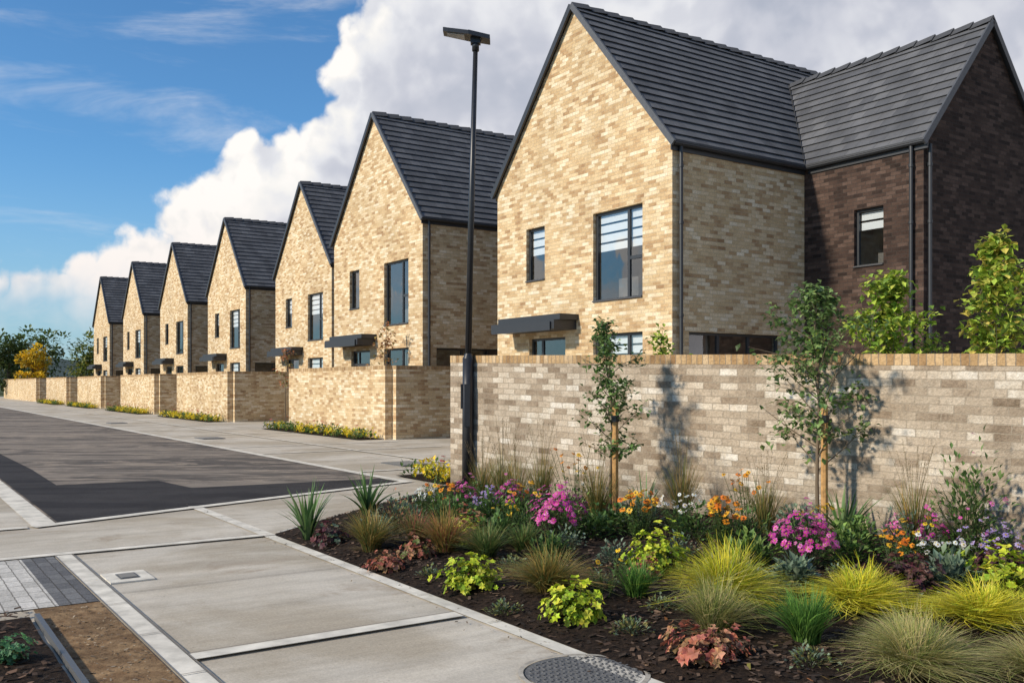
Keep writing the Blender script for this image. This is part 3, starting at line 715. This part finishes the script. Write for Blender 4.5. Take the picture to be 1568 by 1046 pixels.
mound('flowering_shrub',3.78,7.75,.84,.32,[(.11,.2,.05),(.16,.24,.07),(.08,.15,.04)],820,MAG,22,.02,.014,.07)
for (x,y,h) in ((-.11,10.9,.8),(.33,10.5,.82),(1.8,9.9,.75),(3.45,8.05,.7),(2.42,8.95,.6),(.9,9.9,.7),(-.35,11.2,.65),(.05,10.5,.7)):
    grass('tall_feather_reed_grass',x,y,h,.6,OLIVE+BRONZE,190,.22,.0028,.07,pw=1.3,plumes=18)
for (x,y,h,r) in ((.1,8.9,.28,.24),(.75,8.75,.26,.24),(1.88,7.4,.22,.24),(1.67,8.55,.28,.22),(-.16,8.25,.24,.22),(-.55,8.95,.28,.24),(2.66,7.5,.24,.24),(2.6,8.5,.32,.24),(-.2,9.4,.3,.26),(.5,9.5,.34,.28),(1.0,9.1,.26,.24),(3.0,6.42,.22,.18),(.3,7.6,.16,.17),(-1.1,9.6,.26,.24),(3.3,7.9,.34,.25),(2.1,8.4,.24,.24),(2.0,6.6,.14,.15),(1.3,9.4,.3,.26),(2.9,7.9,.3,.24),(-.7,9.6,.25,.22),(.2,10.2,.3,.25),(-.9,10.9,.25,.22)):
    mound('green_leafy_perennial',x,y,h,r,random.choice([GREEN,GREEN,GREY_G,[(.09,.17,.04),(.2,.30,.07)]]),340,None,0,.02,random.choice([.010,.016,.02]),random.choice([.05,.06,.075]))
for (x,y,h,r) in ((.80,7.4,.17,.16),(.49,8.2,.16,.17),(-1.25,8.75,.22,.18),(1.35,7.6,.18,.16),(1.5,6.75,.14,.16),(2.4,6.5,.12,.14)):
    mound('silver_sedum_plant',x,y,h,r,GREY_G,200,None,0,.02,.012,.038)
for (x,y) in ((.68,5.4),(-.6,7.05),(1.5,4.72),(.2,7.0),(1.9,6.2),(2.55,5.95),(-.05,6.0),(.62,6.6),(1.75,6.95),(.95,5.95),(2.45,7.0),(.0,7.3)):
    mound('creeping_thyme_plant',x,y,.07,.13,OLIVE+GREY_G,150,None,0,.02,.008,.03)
heuchera('green_heuchera_plant',-2.66,4.95,.12,.12,[(.1,.25,.1),(.15,.33,.15)],60,.03)
def strip(u0,u1,v0,v1):
    b=MB(); n=int((u1-u0)*170)
    for _ in range(n):
        u=U(u0,u1); v=U(v0,v1); c0=mnoise.noise(Vector((u*1.3,v,1))); cols=[(.85,.6,.03),(.75,.68,.05)] if c0>-.02 else GREEN+[(.16,.26,.05)]
        h=.12+.16*max(0,mnoise.noise(Vector((u*2.1,4,1))))+.16*R(); p=S(u,v,U(.02,h))
        leaf(b,p,Vector((U(-1,1),U(-1,1),U(.2,1.5))),Z_,U(.06,.14),.028,jit(random.choice(cols),.3))
    for _ in range(int((u1-u0)*6)):
        u=U(u0,u1); v=U(v0,v1)
        blades(b,12,U(.15,.5),.25,.3,.005,GREEN+OLIVE,.03,4,org=S(u,v,0))
        if R()<.3: flower(b,S(u,v,U(.3,.45)),Z_,.05,(.5,.1,.1),(.3,.2,.02))
    b.obj('flower_strip',[LEAF])
for (u0,u1,v) in ((22.9,30.5,11.35),(36.9,45,11.45),(48.5,56.5,11.4),(61.8,70,11.4),(73.8,83,11.3)):
    sheet('planting_strip_soil',[(u0,v-.75),(u1,v-.75),(u1,v-.01),(u0,v-.01)],.026,MULCH)
    strip(u0,u1,v-.7,v-.1)
sheet('planting_strip_soil',[(12.1,6.95),(13.6,6.95),(13.6,7.6),(12.1,7.6)],.026,MULCH); strip(12.1,13.5,6.98,7.55)
# ---------------------------------------------------------------- trees
def tree(name,X,Y,h,cr,z0,nb,nl,ls,cols,tr=.018,stake=False,z=None,bark=(.16,.12,.08),lean=0,prof_hi=.2):
    e=empty(name,(X,Y,z if z is not None else 0))
    b=MB(); pts=[];N=9
    ox,oy=U(0,5),U(0,5)
    for k in range(N+1):
        t=k/N; pts.append(Vector((mnoise.noise(Vector((ox,t*2.2,0)))*.12*t+lean*t,mnoise.noise(Vector((oy,t*2.2,5)))*.12*t,h*.96*t)))
    b.tube(pts,[tr*(1-.82*k/N) for k in range(N+1)],8,1,bark)
    ends=[]
    for k in range(nb):
        t=z0+(1-z0)*(k+.5)/nb*.97; i=t*N; i0=min(int(i),N-1); p=pts[i0].lerp(pts[i0+1],i-i0)
        a=k*2.4+U(-.5,.5); prof=math.sin(math.pi*min(1,max(.12,((t-z0)/(1-z0))*.8+prof_hi)))**.8
        L=cr*U(.45,1.25)*prof; rise=U(.3,1.2)
        d=Vector((math.cos(a),math.sin(a),rise)).normalized()
        q=p+d*L*.5+Vector((0,0,.02)); r=p+d*L+Vector((U(-.05,.05),U(-.05,.05),U(-.04,.08)))
        b.tube([p,q,r],[tr*.38*(1-t*.5),tr*.22,tr*.08],5,1,bark)
        ends.append((p,q,r))
        for _ in range(3):
            s=p.lerp(r,U(.3,.85)); r2=s+Vector((U(-1,1),U(-1,1),U(-.2,.9))).normalized()*L*U(.3,.6)
            b.tube([s,r2],[tr*.14,tr*.05],4,1,bark); ends.append((s,s.lerp(r2,.5),r2))
    ends.append((pts[-3],pts[-2],pts[-1]))
    for _ in range(nl):
        p,q,r=random.choice(ends); t=U(.15,1.05)
        c=p.lerp(q,t*2) if t<.5 else q.lerp(r,(t-.5)*2)
        c=c+Vector((U(-1,1),U(-1,1),U(-1,1)))*ls*.9
        leaf(b,c,Vector((U(-1,1),U(-1,1),U(-.8,.6))),Vector((U(-.5,.5),U(-.5,.5),1)),ls*U(.6,1.25),ls*.34*U(.8,1.2),jit(random.choice(cols),.35))
    b.obj('trunk_and_crown',[LEAF,BARK],False,e)
    if stake:
        b=MB(); b.tube([(.05,-.04,0),(.05,-.04,stake)],[.034,.032],8); b.tube([(.05,-.04,stake-.16),(.05,-.04,stake-.09)],[.045,.045],8,1)
        b.obj('stake',[WOOD,METAL],False,e)
    return e
TL=[(.10,.18,.05),(.15,.25,.07),(.20,.30,.10),(.08,.14,.04)]
tree('sapling_tree',1.07,10.2,2.22,.46,.26,26,1150,.068,TL,.020,1.2,.05)
tree('sapling_tree',2.87,8.80,2.42,.74,.26,30,1500,.074,TL+[(.24,.32,.11)],.022,1.25,.05)
YG=[(.30,.42,.05),(.40,.52,.07),(.2,.32,.05),(.52,.56,.10)]
tree('garden_tree',4.85,12.0,2.95,.62,.35,26,2300,.11,YG,.025)
tree('garden_tree',5.95,11.5,3.42,.68,.35,28,2100,.115,YG+[(.58,.48,.10)],.028)
tree('garden_tree',4.1,12.5,2.30,.32,.3,12,300,.09,YG)
tree('garden_tree',5.4,12.2,2.2,.45,.3,14,420,.09,YG)
tree('garden_tree',2.15,13.3,2.35,.38,.3,14,500,.085,YG)
p=S(24.3,12.1); tree('red_leaf_sapling_tree',p.x,p.y,3.3,.75,.4,16,200,.12,[(.45,.18,.08),(.5,.28,.12),(.28,.22,.07)],.025)
p=S(33.0,12.4); tree('red_leaf_sapling_tree',p.x,p.y,2.9,.6,.4,12,160,.12,[(.45,.18,.08),(.28,.22,.07)],.022)
def blobtree(b,x,y,h,r,cols,n,ls):
    b.tube([(x,y,0),(x+U(-.3,.3),y,h*.45),(x,y,h*.8)],[.25,.16,.05],6,1,(.07,.055,.04))
    cl=[(Vector((U(-.65,.65)*r,U(-.65,.65)*r,h*U(.25,.86))),U(.28,.5)*r) for _ in range(14)]
    for _ in range(n):
        c,cr=random.choice(cl); d=Vector((random.gauss(0,1),random.gauss(0,1),random.gauss(0,1))).normalized()
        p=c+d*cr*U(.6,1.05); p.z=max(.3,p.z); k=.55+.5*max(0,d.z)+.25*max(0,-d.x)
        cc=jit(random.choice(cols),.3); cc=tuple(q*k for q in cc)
        leaf(b,Vector((x,y,0))+p,d+Vector((U(-.6,.6),U(-.6,.6),U(-.6,.6))),Z_,ls*U(.7,1.4),ls*.4,cc)
b=MB()
DG=[(.09,.15,.045),(.12,.19,.055),(.17,.21,.065)]; AU=[(.32,.27,.05),(.38,.30,.05),(.2,.22,.05)]
for k in range(26):
    x=-118+k*5.2+U(-1.5,1.5); y=150+U(-14,14)
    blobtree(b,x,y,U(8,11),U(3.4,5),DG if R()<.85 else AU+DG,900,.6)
b.obj('distant_trees',[LEAF,BARK])
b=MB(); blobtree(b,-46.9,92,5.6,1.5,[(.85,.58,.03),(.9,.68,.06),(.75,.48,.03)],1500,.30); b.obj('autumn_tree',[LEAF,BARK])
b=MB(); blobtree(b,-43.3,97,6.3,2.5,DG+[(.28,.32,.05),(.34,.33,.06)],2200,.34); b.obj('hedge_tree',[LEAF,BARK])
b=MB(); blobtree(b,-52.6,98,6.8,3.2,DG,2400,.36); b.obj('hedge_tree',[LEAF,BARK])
b=MB()
for k in range(60):
    x=-400+k*14; b.poly([(x,420,0),(x+14,420,0),(x+14,420,13+nz(x+14,0,.02,9)),(x,420,13+nz(x,0,.02,9))])
b.obj('hills',[simple('far_woodland',(.10,.13,.14),.95,0,.1,.05,.3)])
# ---------------------------------------------------------------- sky
EL=math.radians(31)
a_=math.radians(9)   # swing of the sun towards the far end of the street
hx=-VX*math.cos(a_)+UX*math.sin(a_); hy=-VY*math.cos(a_)+UY*math.sin(a_)
sd=Vector((hx*math.cos(EL),hy*math.cos(EL),math.sin(EL))).normalized()
w=bpy.data.worlds.new('World'); scene.world=w; w.use_nodes=True
nt=w.node_tree; t=NT(nt); bg=nt.nodes['Background']; bg.inputs['Strength'].default_value=.14
sky=t.n('ShaderNodeTexSky',sky_type='NISHITA'); sky.sun_disc=False; sky.sun_elevation=EL; sky.sun_rotation=math.atan2(sd.x,sd.y)%(2*math.pi)
sky.air_density=1.0; sky.dust_density=.4; sky.ozone_density=2.0
tc=t.n('ShaderNodeTexCoord').outputs['Generated']
sp=t.n('ShaderNodeSeparateXYZ'); t.set(sp,0,tc)
az=t.math('ARCTAN2',sp.outputs[0],sp.outputs[1]); el=t.math('ARCSINE',sp.outputs[2])
tt=t.math('ADD',t.math('DIVIDE',az,2*math.pi),.5)
def A(a): return a/(2*math.pi)+.5
elb=t.ramp(tt,[(0,.10),(A(-1.4),.16),(A(-.8),.10),(A(-.50),.132),(A(-.416),.165),(A(-.356),.205),(A(-.306),.238),(A(-.249),.25),(A(-.222),.27),(A(-.205),.33),(A(-.165),.40),(A(-.12),.48),(A(0),.75),(A(.3),1.0),(A(1.2),.8),(A(1.8),.35),(1,.10)])
def density(vec):
    a=t.noise(vec,6.5,7,.55,.15)
    b1=t.math('ABSOLUTE',t.math('SUBTRACT',t.noise(vec,9,1,.4),.5))
    b2=t.math('ABSOLUTE',t.math('SUBTRACT',t.noise(vec,22,2,.5),.5))
    s=t.math('ADD',t.math('MULTIPLY',t.math('SUBTRACT',a,.5),.26),t.math('MULTIPLY',b1,.22))
    return t.math('ADD',s,t.math('MULTIPLY_ADD',b2,.14,-.034))
nn=density(tc)
of=t.n('ShaderNodeVectorMath',operation='ADD'); t.set(of,0,tc); of.inputs[1].default_value=(-.018,0,.020)
nn2=density(of.outputs[0])
dd=t.math('ADD',t.math('SUBTRACT',elb,el),nn)
m1=t.sstep(dd,-.002,.022)
low=t.sstep(t.math('ADD',el,t.math('MULTIPLY',nn,.5)),.04,.11)
right=t.sstep(az,-.25,-.1)
m1=t.math('MULTIPLY',m1,t.math('MAXIMUM',low,right))
mp=t.n('ShaderNodeMapping'); t.set(mp,0,tc); mp.inputs['Scale'].default_value=(1.2,1.2,6); mp.inputs['Rotation'].default_value=(.1,.25,0)
ci=t.noise(mp.outputs[0],3.2,6,.62,.5)
m2=t.sstep(ci,.48,.80,0,.42)
pf=t.noise(tc,10,6,.55)
m3=t.sstep(pf,.63,.70,0,.85)
mask=t.math('MAXIMUM',m1,t.math('MAXIMUM',m2,m3))
relief=t.sstep(t.math('SUBTRACT',nn,nn2),-.030,.035)
edge=t.sstep(dd,.02,.20,1,0)
n3=t.noise(tc,3.5,5,.6,.4)
soft=t.sstep(n3,.33,.62)
lit=t.math('ADD',t.math('MULTIPLY',relief,t.math('ADD',t.math('MULTIPLY',edge,.42),.24)),t.math('ADD',t.math('MULTIPLY',edge,.40),t.math('MULTIPLY',soft,.42)),clamp=True)
cc=t.ramp(lit,[(0,(.46,.50,.60)),(.3,(.63,.65,.73)),(.6,(.84,.85,.89)),(.88,(1.0,.98,.95)),(1,(1.08,1.04,1.0))])
warm=t.sstep(el,.05,.22,1,0)
cc=t.mix(t.math('MULTIPLY',warm,.45),cc,(.90,.78,.74,1))
sc=t.n('ShaderNodeVectorMath',operation='SCALE'); t.set(sc,0,cc); sc.inputs['Scale'].default_value=6.8
skc=t.mix(1.0,sky.outputs[0],(.50,.84,1.08,1),'MULTIPLY')
hz=t.sstep(el,0,.24,.6,0)
skc=t.mix(hz,skc,(2.7,3.8,4.7,1))
t.set(bg,'Color',t.mix(mask,skc,sc.outputs[0]))
l=bpy.data.lights.new('sun','SUN'); l.energy=4.8; l.angle=math.radians(4.0); l.color=(1,.89,.73)
lo=bpy.data.objects.new('sun',l); scene.collection.objects.link(lo); lo.rotation_euler=sd.to_track_quat('Z','Y').to_euler(); lo.location=(-30,-10,40)
# ---------------------------------------------------------------- camera
cam=bpy.data.cameras.new('camera'); co=bpy.data.objects.new('camera',cam); scene.collection.objects.link(co)
co.location=(0,0,1.5); co.rotation_euler=(math.radians(90),0,0)
cam.sensor_width=36; cam.lens=32.95; cam.shift_y=.0415; cam.clip_end=4000; cam.clip_start=.05
scene.camera=co
